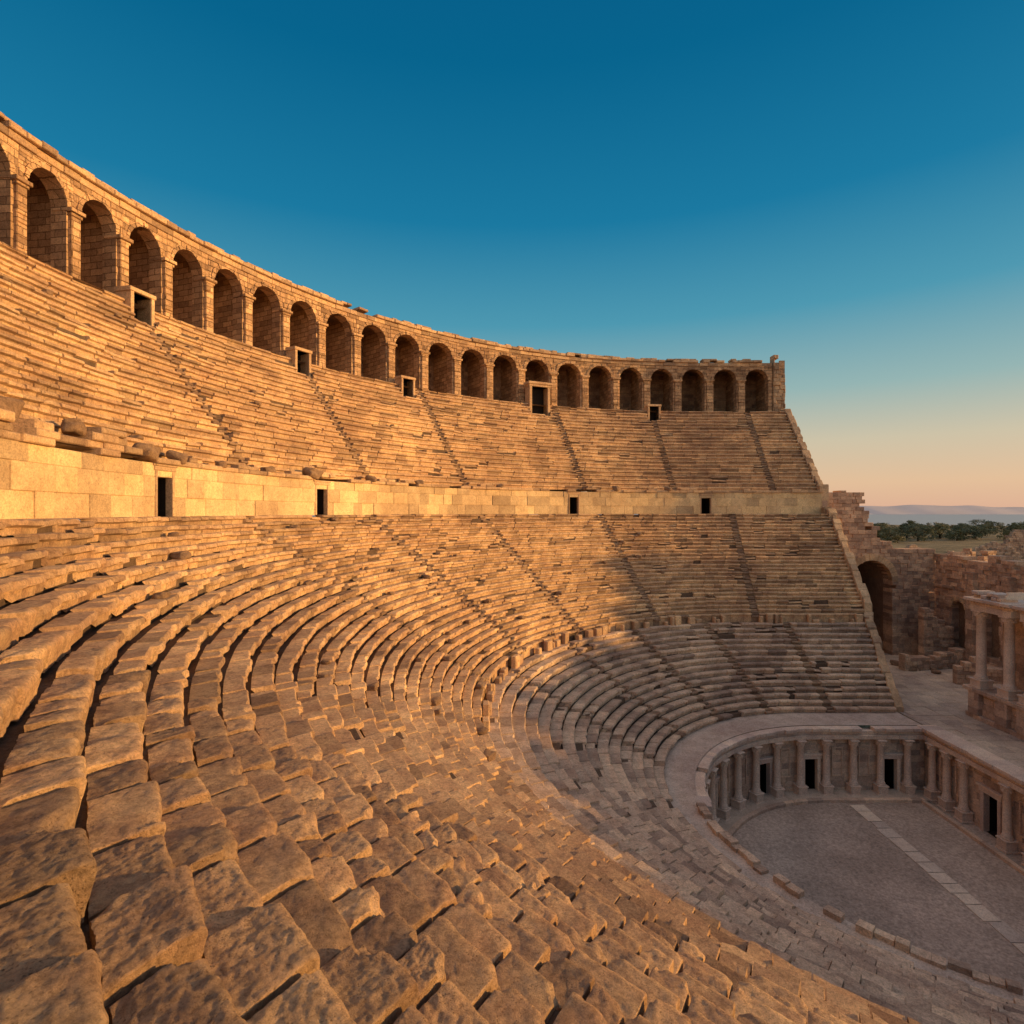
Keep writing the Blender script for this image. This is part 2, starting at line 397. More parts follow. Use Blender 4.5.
P=empty('parapet',(22,52.6,-10.1),label='ragged low line of upright stone slabs with dark gaps',category='parapet')
pp=arcpath((22,29,23.25,32.8)); s=0.
while s<pp.s_of(186):
    l=R.uniform(.4,1.)
    if R.random()>.45:
        mb=MB(); hgt=R.uniform(.25,.8); d=R.uniform(-.1,.1); wblock(mb,pp,s,s+l-R.uniform(.05,.3),-10.35,-10.15+hgt,-.12+d,.2+d,R.uniform(.2,1),.05); mb.obj('slab',[ST_SEAT],P)
    s+=l
# ------------------------------------------------------------------ retaining wall between the tiers
P=empty('retaining_wall',(22,62.3,-.25),label='curved pale ashlar retaining wall with small doorways between seat tiers',category='wall')
c=(23,24,38.3,34.0); pth=arcpath(c); mb=MB()
dths=[92.6,115.7,158.7,178.5]
ops=[(pth.s_of(t),.55,-.3,1.8,False) for t in dths]
masonry(mb,pth,0,pth.s_of(206),-.22,2.1,ch=.78,bl=1.5,thick=1.0,openings=ops,jit=.035,g=.02)
mb.obj('wall_face',[ST_PALE],P)
mb=MB(); masonry(mb,pth,0,pth.s_of(206),2.1,2.34,ch=.24,bl=1.3,thick=1.0,proud=.13,jit=.09,miss=.14,g=.035)
masonry(mb,pth,0,pth.s_of(180),2.34,lambda s:2.36+.5*max(0,noise.noise(Vector((s*.45,7,7)))),ch=.2,bl=.9,thick=.5,proud=-.05,jit=.12,miss=.25,g=.04)
masonry(mb,pth,pth.s_of(180.5),pth.s_of(206),2.34,lambda s:2.9+.25*math.sin(s*1.9),ch=.3,bl=1.2,thick=.8,proud=.05,jit=.15,miss=.2,g=.04)
mb.obj('coping',[ST_WALL],P)
for t in dths: doorway(pth,pth.s_of(t),.52,-.2,1.8,P,fw=.16,proud=.04)
# ------------------------------------------------------------------ arcade
P=empty('arcade_gallery',(24,73.6,12.8),label='curved limestone arcade of round arches crowning the theatre',category='arcade')
b=1.975; a=1.44; zs=4.27; H=6.1; DEP=4.2
def bay_mesh(seed):
    mb=MB(); n=18
    arc=[(-a*math.cos(math.pi*k/n),zs+a*math.sin(math.pi*k/n)) for k in range(n+1)]
    for y,flip in ((0.,False),(1.0,True)):
        def q(*pp):
            V=[(x,y,z) for x,z in pp]; mb.add(V,[(0,1,2,3)] if not flip else [(3,2,1,0)],.5)
        q((-b,0),(-a,0),(-a,zs),(-b,zs)); q((-b,zs),(-a,zs),(-a,H),(-b,H))
        q((a,0),(b,0),(b,zs),(a,zs)); q((a,zs),(b,zs),(b,H),(a,H))
        for k in range(n): q(arc[k],arc[k+1],(arc[k+1][0],H),(arc[k][0],H))
    pts=[(-a,0)]+arc+[(a,0)]
    for k in range(len(pts)-1):
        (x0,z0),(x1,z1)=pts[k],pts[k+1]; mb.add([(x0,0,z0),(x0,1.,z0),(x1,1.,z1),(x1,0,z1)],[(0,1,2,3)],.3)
    for sg in (-1,1):
        x0,x1=sorted((sg*b,sg*(b-.35)))
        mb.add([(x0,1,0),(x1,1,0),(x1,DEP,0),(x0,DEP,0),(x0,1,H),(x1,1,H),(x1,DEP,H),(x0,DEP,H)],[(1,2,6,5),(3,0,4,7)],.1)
    RR=random.Random(seed); lp=lambda s:(s,0.,0.,1.)
    m=13
    for k in range(m):
        a0=math.pi*k/m+.008; a1=math.pi*(k+1)/m-.008; j=RR.uniform(-.045,.045); r1=a+RR.uniform(.18,.34)
        V=[]
        for dd in (-.06+j,.02):
            for (r,an) in ((a-.02+RR.uniform(-.03,.03),a0),(r1,a0),(r1,a1),(a-.02+RR.uniform(-.03,.03),a1)): V.append((-r*math.cos(an),dd,zs+r*math.sin(an)))
        mb.add(V,[(0,1,2,3),(0,4,5,1),(1,5,6,2),(2,6,7,3),(3,7,4,0)],RR.random())
    z=.3
    while z<zs-.37:
        hh=min(RR.uniform(.35,.75),zs-.35-z); jj=RR.uniform(-.04,.04)
        wblock(mb,lp,-b-.34+jj,-b+.34+jj,z,z+hh,-.24+jj,.02,RR.uniform(.3,1),.04); z+=hh
    wblock(mb,lp,-b-.43,-b+.43,.0,.3,-.32,.02,RR.uniform(.4,1),.03)
    wblock(mb,lp,-b-.42,-b+.42,zs-.38,zs-.2,-.3,.02,RR.uniform(.4,1),.03)
    wblock(mb,lp,-b-.54,-b+.54,zs-.2,zs+.02,-.42,.02,RR.uniform(.4,1),.03)
    z=zs+.25
    while z<H-.1:
        for sg in (-1,1):
            hh=.42; xx0=math.sqrt(max((a+.33)**2-(z-zs)**2,0)) if z-zs<a+.33 else 0
            if xx0<b-.15:
                x0,x1=sorted((sg*(xx0+.02),sg*b)); wblock(mb,lp,x0,x1,z,min(z+hh,H-.01),-RR.uniform(.01,.07),.02,RR.random(),.03)
        z+=.42
    for sg in (-1,1):
        x0,x1=sorted((sg*(a-.06),sg*b)); wblock(mb,lp,x0+.001,x1-.001,zs-.14,zs-.001,-.08,.9,RR.random(),.02)
    return mb
protos=[]; X=31.7; wprev=None
for k in range(27):
    w=float(np.interp(k,[0,4,7,10,12,13,14,16,17,20,26],[4.1,4.15,4.4,4.21,4.06,3.97,3.78,3.54,3.35,3.12,3.0]))
    if wprev is not None: X-=(w+wprev)/2
    wprev=w
    if X>=24: px,py,rz=X,73.6,0.
    else:
        an=math.pi/2+(24-X)/49.6; px,py,rz=24+49.6*math.cos(an),24+49.6*math.sin(an),an-math.pi/2
    if k<7:
        o=bay_mesh(50+k).obj('arch_bay',[ST_ARC]); protos.append(o)
    else:
        o=protos[R.randrange(7)].copy(); COL.objects.link(o)
    o.location=(px,py,12.8); o.rotation_euler=(0,0,rz); o.scale=(w/3.95,1,1)
    setparent(o,P)
c=(24,24,49.6,34.9); pth=arcpath(c); s1=pth.s_of(206)
mb=MB(); masonry(mb,pth,1.2,s1,18.9,19.3,ch=.4,bl=1.2,thick=1.05,proud=.1,jit=.04,g=.025); 
masonry(mb,pth,2.6,s1,19.3,19.6,ch=.3,bl=.9,thick=1.1,proud=.34,jit=.08,miss=.05,g=.035)
masonry(mb,pth,4.0,s1,19.6,lambda s:19.74+.16*noise.noise(Vector((s*.6,3,1))),ch=.17,bl=.8,thick=1.0,proud=.12,jit=.1,g=.035,miss=.05)
mb.obj('cornice',[ST_WALL],P)
bp_=arcpath((24,24,53.8,34.9))
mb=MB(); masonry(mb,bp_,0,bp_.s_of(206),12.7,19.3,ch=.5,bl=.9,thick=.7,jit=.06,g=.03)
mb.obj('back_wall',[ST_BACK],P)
mb=MB(); n=110; ths=np.linspace(70,206,n+1); A=curve((24,24,49.9,34.9),ths);B=curve((24,24,54.4,34.9),ths)
mb.add([v for i in range(n+1) for v in ((A[i][0],A[i][1],18.87),(B[i][0],B[i][1],18.87),(A[i][0],A[i][1],19.15),(B[i][0],B[i][1],19.15))],
   [f for i in range(n) for f in ((4*i,4*i+4,4*i+5,4*i+1),(4*i+2,4*i+3,4*i+7,4*i+6))],.3)
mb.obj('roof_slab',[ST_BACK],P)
mb=MB(); lp=linepath((34.5,73.5),(34.5,78.2),True)
masonry(mb,lp,0,4.7,12.3,lambda s:19.6-.6*abs(math.sin(s*2.1)),ch=.6,bl=1.1,thick=.8,jit=.08,g=.03)
lp=linepath((33.8,73.35),(35.35,73.35)); masonry(mb,lp,0,1.5,12.0,lambda s:(20.3 if s<.5 else 19.3 if s<1.05 else 17.9),ch=.48,bl=.6,thick=1.1,jit=.12,g=.05)
mb.obj('end_pier',[ST_WALL],P)
c=(24,24,48.0,34.8); pth=arcpath(c)
def portal(th,hw,zt,label,out=.12,zb=11.37):
    Pp=empty('portal',(0,0,0),label=label,category='doorway',group='doorways opening onto the upper seats')
    s=pth.s_of(th); x,y,nx,ny=pth(s); Pp.location=(x,y,zb); fw=.24 if hw<.8 else .34
    for sg in (-1,1):
        mb=MB(); aa,bb=sorted((sg*hw,sg*(hw+fw))); wblock(mb,pth,s+aa,s+bb,zb-.05,zt,-out,1.0,.8,.02); mb.obj('jamb',[ST_WALL],Pp)
    mb=MB(); wblock(mb,pth,s-hw-fw-.08,s+hw+fw+.08,zt,zt+.26,-out-.06,1.0,.8,.03)
    if hw>.8: wblock(mb,pth,s-hw-fw-.2,s+hw+fw+.2,zt+.26,zt+.56,-out-.2,1.0,.9,.04)
    mb.obj('lintel',[ST_WALL],Pp)
    mb=MB(); V=[]
    for d in (-out+.15,.98):
        for (q,z) in ((-hw,zb),(hw,zb),(hw,zt),(-hw,zt)):
            p=pt(pth,s+q,d); V.append((p[0],p[1],z))
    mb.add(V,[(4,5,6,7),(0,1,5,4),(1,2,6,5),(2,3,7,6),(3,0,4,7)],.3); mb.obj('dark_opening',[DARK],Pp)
for th,hw,zt,l in PORT: portal(th,hw,zt,l)
# ------------------------------------------------------------------ end wall (sloping)
P=empty('end_wall',(34,60,-20),label='sloping stepped limestone wall closing the seat tiers',category='wall')
poly=[(78,34.85,13.0),(72.5,34.85,12.9),(63.2,34.05,2.75),(62.35,34.0,2.7),(62.3,34.,.15),(60.8,33.95,.05),(52.9,32.85,-8.8),(52.8,32.85,-9.6),(52.4,32.55,-9.9),(45.8,30.85,-15.85)]
mb=MB(); mb2=MB()
for (y0,x0,z0),(y1,x1,z1) in zip(poly[:-1],poly[1:]):
    Ln=math.hypot(y1-y0,z1-z0); n=max(1,int(Ln/.7)); 
    if abs(y1-y0)<.2: n=1
    for k in range(n):
        A=(y0+(y1-y0)*k/n,x0+(x1-x0)*k/n,z0+(z1-z0)*k/n); B=(y0+(y1-y0)*(k+1)/n,x0+(x1-x0)*(k+1)/n,z0+(z1-z0)*(k+1)/n)
        j=R.uniform(-.12,.12); w=.66+R.uniform(-.14,.12); i0=-.02+R.uniform(-.15,.1); t=R.random(); g=.02
        V=[]
        for (yy,xx,zz,sg) in ((A[0],A[1],A[2],-1),(B[0],B[1],B[2],1)):
            yy2=yy+g*sg
            for dx,dz in ((i0,-1.0),(i0,.22+j),(i0+.05,.3+j),(w-.05,.3+j),(w,.22+j),(w,-1.0)): V.append((xx+dx,yy2,zz+dz+(j*.6*sg)))
        F=[(i,i+1,i+7,i+6) for i in range(5)]+[(0,1,2,3,4,5),(11,10,9,8,7,6)]
        mb.add(V,F,t)
        wv=.6
        mb2.add([(A[1]+.05,A[0],-24),(A[1]+.05,A[0],A[2]-.05),(A[1]+wv,A[0],A[2]-.05),(A[1]+wv,A[0],-24),(B[1]+.05,B[0],-24),(B[1]+.05,B[0],B[2]-.05),(B[1]+wv,B[0],B[2]-.05),(B[1]+wv,B[0],-24)],
            [(0,1,5,4),(1,2,6,5),(2,3,7,6)],.4)
mb.obj('coping',[ST_WALL],P); mb2.obj('wall_core',[ST_RED],P)
# ------------------------------------------------------------------ orchestra podium
FZ=-21.1
def column(h,r,ped=.75):
    mb=MB(); w=r*2.9
    box(mb,0,0,0,w*1.15,w*1.15,.14); box(mb,0,0,.14,w,w,ped-.24); box(mb,0,0,ped-.1,w*1.15,w*1.15,.1)
    z=ped; k=r
    lathe(mb,0,0,[(0,z),(k*1.35,z),(k*1.42,z+.05),(k*1.35,z+.1),(k*1.15,z+.13),(k*1.25,z+.18),(k*1.2,z+.22),(k*1.02,z+.25),(k,z+.5),(k*.97,z+(h-z)*.5),(k*.86,h-.52),(k*.95,h-.5),(k*.86,h-.46),(k*.9,h-.42),(k*1.05,h-.38),(k*1.0,h-.32),(k*1.15,h-.22),(k*1.1,h-.18),(k*1.4,h-.1)],20,.6)
    for q in range(8):
        an=q*math.pi/4; box(mb,k*1.12*math.cos(an),k*1.12*math.sin(an),h-.42,.09*r/.27,.09*r/.27,.16,an,.7,0,.015)
        an+=math.pi/8; box(mb,k*1.2*math.cos(an),k*1.2*math.sin(an),h-.26,.09*r/.27,.09*r/.27,.14,an,.7,0,.015)
    box(mb,0,0,h-.1,k*2.7,k*2.7,.1)
    return mb
def panels(mb,path,ss,z0,z1):
    for s in ss:
        for (a0,a1,b0,b1) in ((-.42,.42,z0,z0+.1),(-.42,.42,z1-.1,z1),(-.42,-.32,z0+.1,z1-.1),(.32,.42,z0+.1,z1-.1)):
            wblock(mb,path,s+a0,s+a1,b0,b1,-.09,.02,.7,.012)
P=empty('podium_wall',(22,42.6,FZ),label='curved columned podium wall with dark doorways enclosing the orchestra',category='wall')
c=(23,30.3,12.6,31.15); pth=arcpath(c); S1=pth.s_of(285); SE=pth.s_of(176)
dx=[pth.s_x(28.55),pth.s_x(22.55),pth.s_of(110),pth.s_of(138),pth.s_of(166)]
ops=[(s,.5,FZ-1,-18.6,False) for s in dx]
mb=MB(); masonry(mb,pth,0,S1,FZ-.1,-17.0,ch=.45,bl=.8,thick=.4,openings=ops,jit=.03,g=.02)
colss=[]; s=pth.s_x(29.6)
while s<pth.s_of(200):
    colss.append(s); s+=2.03 if s<pth.s_of(150) else 1.5
panels(mb,pth,[(colss[i]+colss[i+1])/2 for i in range(len(colss)-1) if all(abs((colss[i]+colss[i+1])/2-d)>.9 for d in dx)],-19.9,-17.7)
mb.obj('wall_face',[ST_POD],P)
mb=MB(); masonry(mb,pth,0,SE,-17.0,-16.68,ch=.32,bl=1.1,thick=.4,proud=.5,jit=.03,g=.025); masonry(mb,pth,0,SE,-16.68,-16.4,ch=.3,bl=.8,thick=.35,proud=.38,jit=.02)
masonry(mb,pth,0,SE,-16.4,lambda s:-16.14,ch=.26,bl=.7,thick=.0,proud=.6,jit=.06,miss=.04,g=.03)
mb.obj('entablature',[ST_COL],P)
mb=MB(); masonry(mb,pth,SE,S1,-17.0,-16.2,ch=.4,bl=.8,thick=.3,proud=.1,jit=.08,g=.04)
s=SE
while s<S1:
    l=R.uniform(.35,.8)
    if R.random()<.93:
        d=R.uniform(-.07,.07); wblock(mb,pth,s,s+l-R.uniform(.01,.05),-16.3,-15.9+R.uniform(-.1,.1),-.14+d,.3+d+R.uniform(-.05,.1),R.random(),.05)
    s+=l
mb.obj('broken_kerb',[ST_LOW],P)
for s in dx: doorway(pth,s,.48,FZ,-18.6,P,fw=.24,proud=.12,mat=ST_COL)
cm=column(4.1,.24); first=None
for s in colss:
    x,y,nx,ny=pth(s)
    if first is None: o=cm.obj('column',[ST_COL]); first=o
    else: o=first.copy(); COL.objects.link(o)
    o.location=(x-nx*.4,y-ny*.4,FZ); o.rotation_euler=(0,0,math.atan2(ny,nx)-math.pi/2); setparent(o,P)
P=empty('stage_wall',(31.2,35,FZ),label='straight columned stage front wall with dark doorways',category='wall')
pth=xline(31.25,43.4,12.)
dsl=[6.4,14.4,22.4]
mb=MB(); masonry(mb,pth,-.5,31,FZ-.1,-17.0,ch=.45,bl=.9,thick=.75,openings=[(s,.55,FZ-1,-18.5,False) for s in dsl],jit=.03,g=.02)
panels(mb,pth,[2.4,3.85,8.9,10.7],-19.9,-17.7); mb.obj('wall_face',[ST_POD],P)
mb=MB(); masonry(mb,pth,.5,31,-17.0,-16.65,ch=.35,bl=1.2,thick=.75,proud=.55,jit=.03,g=.025); masonry(mb,pth,.5,31,-16.65,-16.35,ch=.3,bl=.9,thick=.75,proud=.42,jit=.02)
masonry(mb,pth,.5,31,-16.35,-16.08,ch=.26,bl=.9,thick=.75,proud=.7,jit=.05,g=.03,miss=.03)
mb.obj('entablature',[ST_COL],P)
for s in dsl: doorway(pth,s,.53,FZ,-18.5,P,fw=.26,proud=.12,mat=ST_COL)
for s in (1.7,3.1,4.6,8.0,9.8,11.6,13,16,18):
    x,y,nx,ny=pth(s); o=first.copy(); COL.objects.link(o); o.location=(x-nx*.4,y-ny*.4,FZ); o.rotation_euler=(0,0,math.pi/2); setparent(o,P)
mb=MB(); mb.add([(9,5,FZ),(31.3,5,FZ),(31.3,44,FZ),(9,44,FZ)],[(0,1,2,3)]); mb.obj('orchestra_floor',[GRAVEL],None,kind='structure')
strip('orchestra_pavement',(23,30.3,11.05,31.2),(23,30.3,12.8,31.2),70,285,FZ+.10,PAVE)
P=empty('orchestra_kerb',(23,41.2,FZ),label='low kerb of stone blocks around the gravel orchestra',category='kerb')
mb=MB(); kp=arcpath((23,30.3,10.9,30.0)); masonry(mb,kp,0,kp.s_of(285),FZ-.05,FZ+.22,ch=.27,bl=.9,thick=.32,jit=.03,g=.02)
kp=linepath((30.0,41.2),(30.0,12),True); masonry(mb,kp,0,29,FZ-.05,FZ+.22,ch=.27,bl=.9,thick=.32,jit=.03,g=.02)
mb.obj('kerb_blocks',[ST_POD],P)
mb=MB(); y=40.9
while y>14:
    l=R.uniform(.8,1.5); box(mb,24.8+R.uniform(-.06,.06),y-l/2,FZ+.004,.95+R.uniform(-.1,.1),l-.07,.04,R.uniform(-.03,.03),R.uniform(.1,1),0,.008); y-=l
mb.obj('slab_path',[stone('pale_path_slabs',(.66,.56,.46),(.58,.48,.39),darkamt=.35,bumpd=.015,tlo=.75)],None,kind='structure')
mb=MB(); ys=np.arange(4,64,1.0)
mb.add([(31.2,4,-16.14),(49,4,-16.14),(49,65,-16.14),(31.2,65,-16.14)],[(0,1,2,3)],.2)
for yy in ys:
    x=31.3+R.random()*.5
    while x<47.5:
        l=R.uniform(.8,1.8)
        box(mb,x+l/2,yy+.5,-16.2,l-.03,.97,.09+R.uniform(-.012,.012),0,R.uniform(.3,1),0,.012); x+=l
mb.obj('court_pavement',[PAVE],None,kind='structure')
# ------------------------------------------------------------------ stage building fragment
P=empty('stage_building',(38,44,-16.1),label='ruined stage building with columns on a tall podium',category='ruin')
pth=xline(36.3,45.2,8.)
mb=MB(); masonry(mb,pth,0,37,-16.12,-15.75,ch=.4,bl=1.2,thick=2.6,proud=.25,jit=.03,g=.025); masonry(mb,pth,0,37,-15.75,-14.0,ch=.5,bl=.9,thick=2.6,jit=.03,g=.025)
CS=(.9,3.4,5.2,7.7,9.6,12)
for q in CS: masonry(mb,pth,q-.5,q+.5,-15.75,-14.0,ch=.6,bl=1.2,thick=.1,proud=.35,jit=.01)
masonry(mb,pth,-.1,37,-14.0,-13.7,ch=.3,bl=1.1,thick=2.6,proud=.42,jit=.03,g=.025); mb.obj('podium',[ST_POD],P)
cm=column(6.0,.34,.7); f2=None
for s in CS:
    x,y,nx,ny=pth(s)
    if f2 is None: o=cm.obj('column',[ST_COL]); f2=o
    else: o=f2.copy(); COL.objects.link(o)
    o.location=(x+nx*.3,y,-13.7); setparent(o,P)
mb=MB()
for (s0,s1) in ((.3,4.0),(4.7,8.3),(9.0,12.6)):
    masonry(mb,pth,s0,s1,-7.7,-7.25,ch=.45,bl=1.8,thick=2.6,proud=.1,jit=.02); masonry(mb,pth,s0-.05,s1+.05,-7.25,-6.95,ch=.3,bl=1.3,thick=2.6,proud=.05,jit=.02)
    q=s0-.2
    while q<s1+.2: wblock(mb,pth,q,q+.14,-7.09,-6.95,-.25,.02,.6,.01); q+=.3
    masonry(mb,pth,s0-.25,s1+.25,-6.95,-6.7,ch=.25,bl=1.2,thick=2.6,proud=.45,jit=.03,g=.03); masonry(mb,pth,s0+.2,s1-.3,-6.7,lambda s:-6.2+.7*noise.noise(Vector((s*1.5,0,2))),ch=.25,bl=.5,thick=1.2,proud=.1,jit=.12,miss=.3,g=.05)
mb.obj('entablature',[ST_COL],P)
wp=xline(38.95,45.1,-25)
mb=MB(); masonry(mb,wp,0,70,-16.1,lambda s:(-8.2+.5*math.sin(s*3) if s<2.4 else (-5.6+2.6*noise.noise(Vector((s*.3,0,0)))+.8*noise.noise(Vector((s*1.1,0,4))))),ch=.7,bl=1.5,thick=1.2,jit=.03)
mb.obj('rear_wall',[ST_RED],P)
# ------------------------------------------------------------------ side ruins
P=empty('ruined_tower',(40,64,-16.1),label='ruined reddish masonry tower with tall arched passage',category='ruin')
pth=linepath((35.6,64),(47.7,64))
def ztA(s):
    X=35.6+s; n=.6*noise.noise(Vector((s*.9,2,0)))+.4*noise.noise(Vector((s*3,2,5)))
    if X<39.6: return 2.3+n*.4
    if X<40.4: return .2+n
    if X<41.4: return -1.8+n
    if X<42.6: return -3.2+n
    return -4.1+n
mb=MB(); masonry(mb,pth,0,12.1,-16.2,ztA,ch=.42,bl=.75,thick=1.6,openings=[(4.9,2.35,-17,-5.4,True)],jit=.07,g=.03,miss=.004)
lp=linepath((35.6,65.6),(35.6,72.5),True); masonry(mb,lp,0,6.9,-16.2,lambda s:2.2-.25*s+.5*noise.noise(Vector((s,8,0))),ch=.5,bl=.9,thick=1.2,jit=.05,g=.03)
mb.obj('wall',[ST_RED],P)
mb=MB(); voussoirs(mb,pth,4.9,2.3,-7.75,.7,-.08,.6,17); mb.obj('arch_ring',[ST_WALL],P)
mb=MB(); V=[];F=[]; nn=16
pts=[(-2.36,-16.2)]+[(-2.36*math.cos(math.pi*k/nn),-7.75+2.36*math.sin(math.pi*k/nn)) for k in range(nn+1)]+[(2.36,-16.2)]
for d in (.5,7.):
    for (s,z) in pts: p=pt(pth,4.9+s,d); V.append((p[0],p[1],z))
M=len(pts)
for k in range(M-1): F.append((k,k+1,M+k+1,M+k))
F.append(tuple(range(M,2*M))); mb.add(V,F,.2); mb.obj('vaulted_passage',[stone('passage_stone',(.46,.30,.20),(.33,.21,.14))],P)
P=empty('ruined_wall',(47.7,55,-16.1),label='long ruined masonry wall with arched niches and broken top',category='wall',group='ruined walls')
pth=xline(47.6,63.9,34.)
ops=[(3.3,.9,-14.6,-9.4,True),(7.5,.9,-14.6,-9.4,True),(11.8,.9,-14.6,-9.4,True)]
mb=MB(); masonry(mb,pth,0,30,-16.2,lambda s:-4.8+1.6*noise.noise(Vector((s*.6,5,2)))+.5*noise.noise(Vector((s*2.3,5,2))),ch=.4,bl=.75,thick=1.3,openings=ops,jit=.08,g=.03)
masonry(mb,pth,0,30,-16.2,-15.2,ch=.5,bl=1.1,thick=.1,proud=.5,jit=.05)
masonry(mb,pth,0,30,-8.3,-8.0,ch=.3,bl=1.1,thick=.1,proud=.2,jit=.04,miss=.2)
for k in (5.4,9.8,14): masonry(mb,pth,k-.5,k+.5,-16.2,-6.2,ch=.5,bl=1.0,thick=.1,proud=.55,jit=.05)
mb.obj('wall',[ST_RED],P)
for o_ in ops:
    mb=MB(); voussoirs(mb,pth,o_[0],.88,o_[3]-.9,.35,-.06,.4,9); 
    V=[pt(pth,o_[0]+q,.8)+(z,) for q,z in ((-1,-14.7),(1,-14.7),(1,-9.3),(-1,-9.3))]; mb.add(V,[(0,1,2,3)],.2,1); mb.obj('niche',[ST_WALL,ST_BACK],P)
P=empty('unseen_shade_wall',(58,52,-16.3),label='tall unseen broken wall added to shade the right seat tiers',category='ruin')  # out-of-view wall added to cast shade on the tiers' right ends
pth=xline(57.,57.2,44.)
mb=MB(); masonry(mb,pth,0,13,-16.4,lambda s:4.2-.95*s+1.6*noise.noise(Vector((s*.5,1,9)))+.8*noise.noise(Vector((s*1.7,1,9))),ch=.6,bl=1.0,thick=1.6,jit=.08,g=.03)
mb.obj('wall',[ST_RED],P)
def lowwall(p0,p1,zb,zt,label,th=.8,amp=.9,mat=None):
    P=empty('ruined_wall',(p0[0],p0[1],zb),label=label,category='wall',group='ruined walls'); lp=linepath(p0,p1); sd=R.random()*40
    mb=MB(); masonry(mb,lp,0,lp.L,zb-.2,lambda s:zt+amp*noise.noise(Vector((s*.5+sd,sd,0)))*1.5,ch=.36,bl=.65,thick=th,jit=.1,g=.04); mb.obj('wall',[mat or ST_RED],P)
lowwall((39.8,57.5),(46.5,58.5),-16.1,-14.5,'low broken masonry wall beside the paved court',amp=1.0)
lowwall((41.5,53),(47,51.5),-16.1,-14.2,'low broken masonry wall beside the paved court',amp=1.0)
lowwall((44.2,61),(47.5,61),-16.1,-11.5,'reddish ruined wall stub beside the arched passage',amp=1.6)
lowwall((52,68),(64,72),-16.3,-5.8,'broken reddish wall standing beyond the court',amp=1.8)
lowwall((55,80),(75,78),-15,-7.2,'distant ruined wall among dry grass',amp=1.8)
lowwall((62,88),(70,90),-13,-7.4,'distant ruined wall among dry grass',amp=1.8)
lowwall((88,108),(104,104),-10.5,-5.0,'distant ruined wall among dry grass',amp=2)
lowwall((76,112),(84,113),-10,-7.4,'distant ruined wall among dry grass',amp=1.2)
lowwall((84,100),(93,97),-11,-7.0,'distant ruined wall among dry grass',amp=1.6)
# ------------------------------------------------------------------ terrain, sea, hills
def terr(x,y):
    if -45<x<49 and -60<y<66: return -24.
    d=math.hypot(x-24,y-24)-50
    t=min(max((d-8)/60,0),1); z=-16.4+8.2*t*t*(3-2*t)
    z+=noise.noise(Vector((x*.02,y*.02,0)))*1.3*t+noise.noise(Vector((x*.09,y*.09,4)))*.35*t
    t2=min(max((d-330)/420,0),1); z-=45*t2*t2
    return z
def axis(lo,hi): 
    v=list(np.arange(-60,140,4.)); s=4.; q=140.
    while q<hi: v.append(q); s*=1.12; q+=s
    v.append(hi); s=4.; q=-64.
    w=[]
    while q>lo: w.append(q); s*=1.2; q-=s
    w.append(lo); return w[::-1]+v
ax=axis(-3000,9000); ay=axis(-600,9000)
V=[(x,y,terr(x,y)) for y in ay for x in ax]; nx_=len(ax)
F=[(j*nx_+i,j*nx_+i+1,(j+1)*nx_+i+1,(j+1)*nx_+i) for j in range(len(ay)-1) for i in range(nx_-1)]
mb=MB(); mb.add(V,F,.5,0,True); mb.obj('ground',[FIELD],None,kind='structure')
mb=MB(); mb.add([(-9000,380,-34),(40000,380,-34),(40000,40000,-34),(-9000,40000,-34)],[(0,1,2,3)]); mb.obj('sea',[SEA],None,kind='structure')
V=[];F=[];n=160
for i in range(n+1):
    x=-2000+14000*i/n; h=60+55*noise.noise(Vector((i*.05,1,1)))+22*noise.noise(Vector((i*.2,3,1)))+(35 if 5200<x<8500 else 10)
    V+=[(x,8000,-40),(x,8600,h),(x,9800,-40)]
for i in range(n): F+=[(3*i,3*i+3,3*i+4,3*i+1),(3*i+1,3*i+4,3*i+5,3*i+2)]
mb=MB(); mb.add(V,F,.5,0,True); mb.obj('hills',[HILL],None,kind='structure')
# ------------------------------------------------------------------ trees
def tree_meshes(seed):
    RR=random.Random(seed); mb=MB()
    def limb(p,q,r0,r1):
        p=Vector(p);q=Vector(q);d=(q-p).normalized();u=d.orthogonal().normalized();w=d.cross(u);V=[]
        for (c_,r) in ((p,r0),((p+q)/2+Vector((RR.uniform(-.1,.1),RR.uniform(-.1,.1),0)),(r0+r1)/2),(q,r1)):
            for k in range(7): an=2*math.pi*k/7; V.append(tuple(c_+u*r*math.cos(an)+w*r*math.sin(an)))
        mb.add(V,[(l*7+k,l*7+(k+1)%7,l*7+7+(k+1)%7,l*7+7+k) for l in range(2) for k in range(7)],.5,0,True)
    limb((0,0,-.3),(0.1,0,1.9),.28,.2)
    for k in range(6):
        an=k*1.05+RR.random(); e=(1.6*math.cos(an),1.6*math.sin(an),RR.uniform(3,4.2)); limb((.1,0,1.4),e,.14,.05)
    cr=MB()
    for k in range(40):
        an=RR.random()*6.28; rr=3.1*math.sqrt(RR.random()); zz=RR.uniform(.6,5.2); rr*=math.sqrt(max(0.12,1-((zz-2.5)/2.9)**2))
        cx,cy=rr*math.cos(an),rr*math.sin(an); cr_=RR.uniform(.45,1.0); base=RR.random()
        for q in range(44):
            v=Vector((RR.gauss(0,1),RR.gauss(0,1),RR.gauss(0,.8))).normalized()*cr_*RR.uniform(.6,1.1)+Vector((cx,cy,zz))
            u=Vector((RR.gauss(0,1),RR.gauss(0,1),RR.gauss(0,1))).normalized(); w=u.orthogonal().normalized(); s=RR.uniform(.14,.26)
            cr.add([tuple(v-u*s),tuple(v+w*s*.6),tuple(v+u*s),tuple(v-w*s*.6)],[(0,1,2,3)],min(1,max(0,base*.6+RR.random()*.4)))
    return mb,cr
tv=[]
RT=random.Random(5)
tp=[]
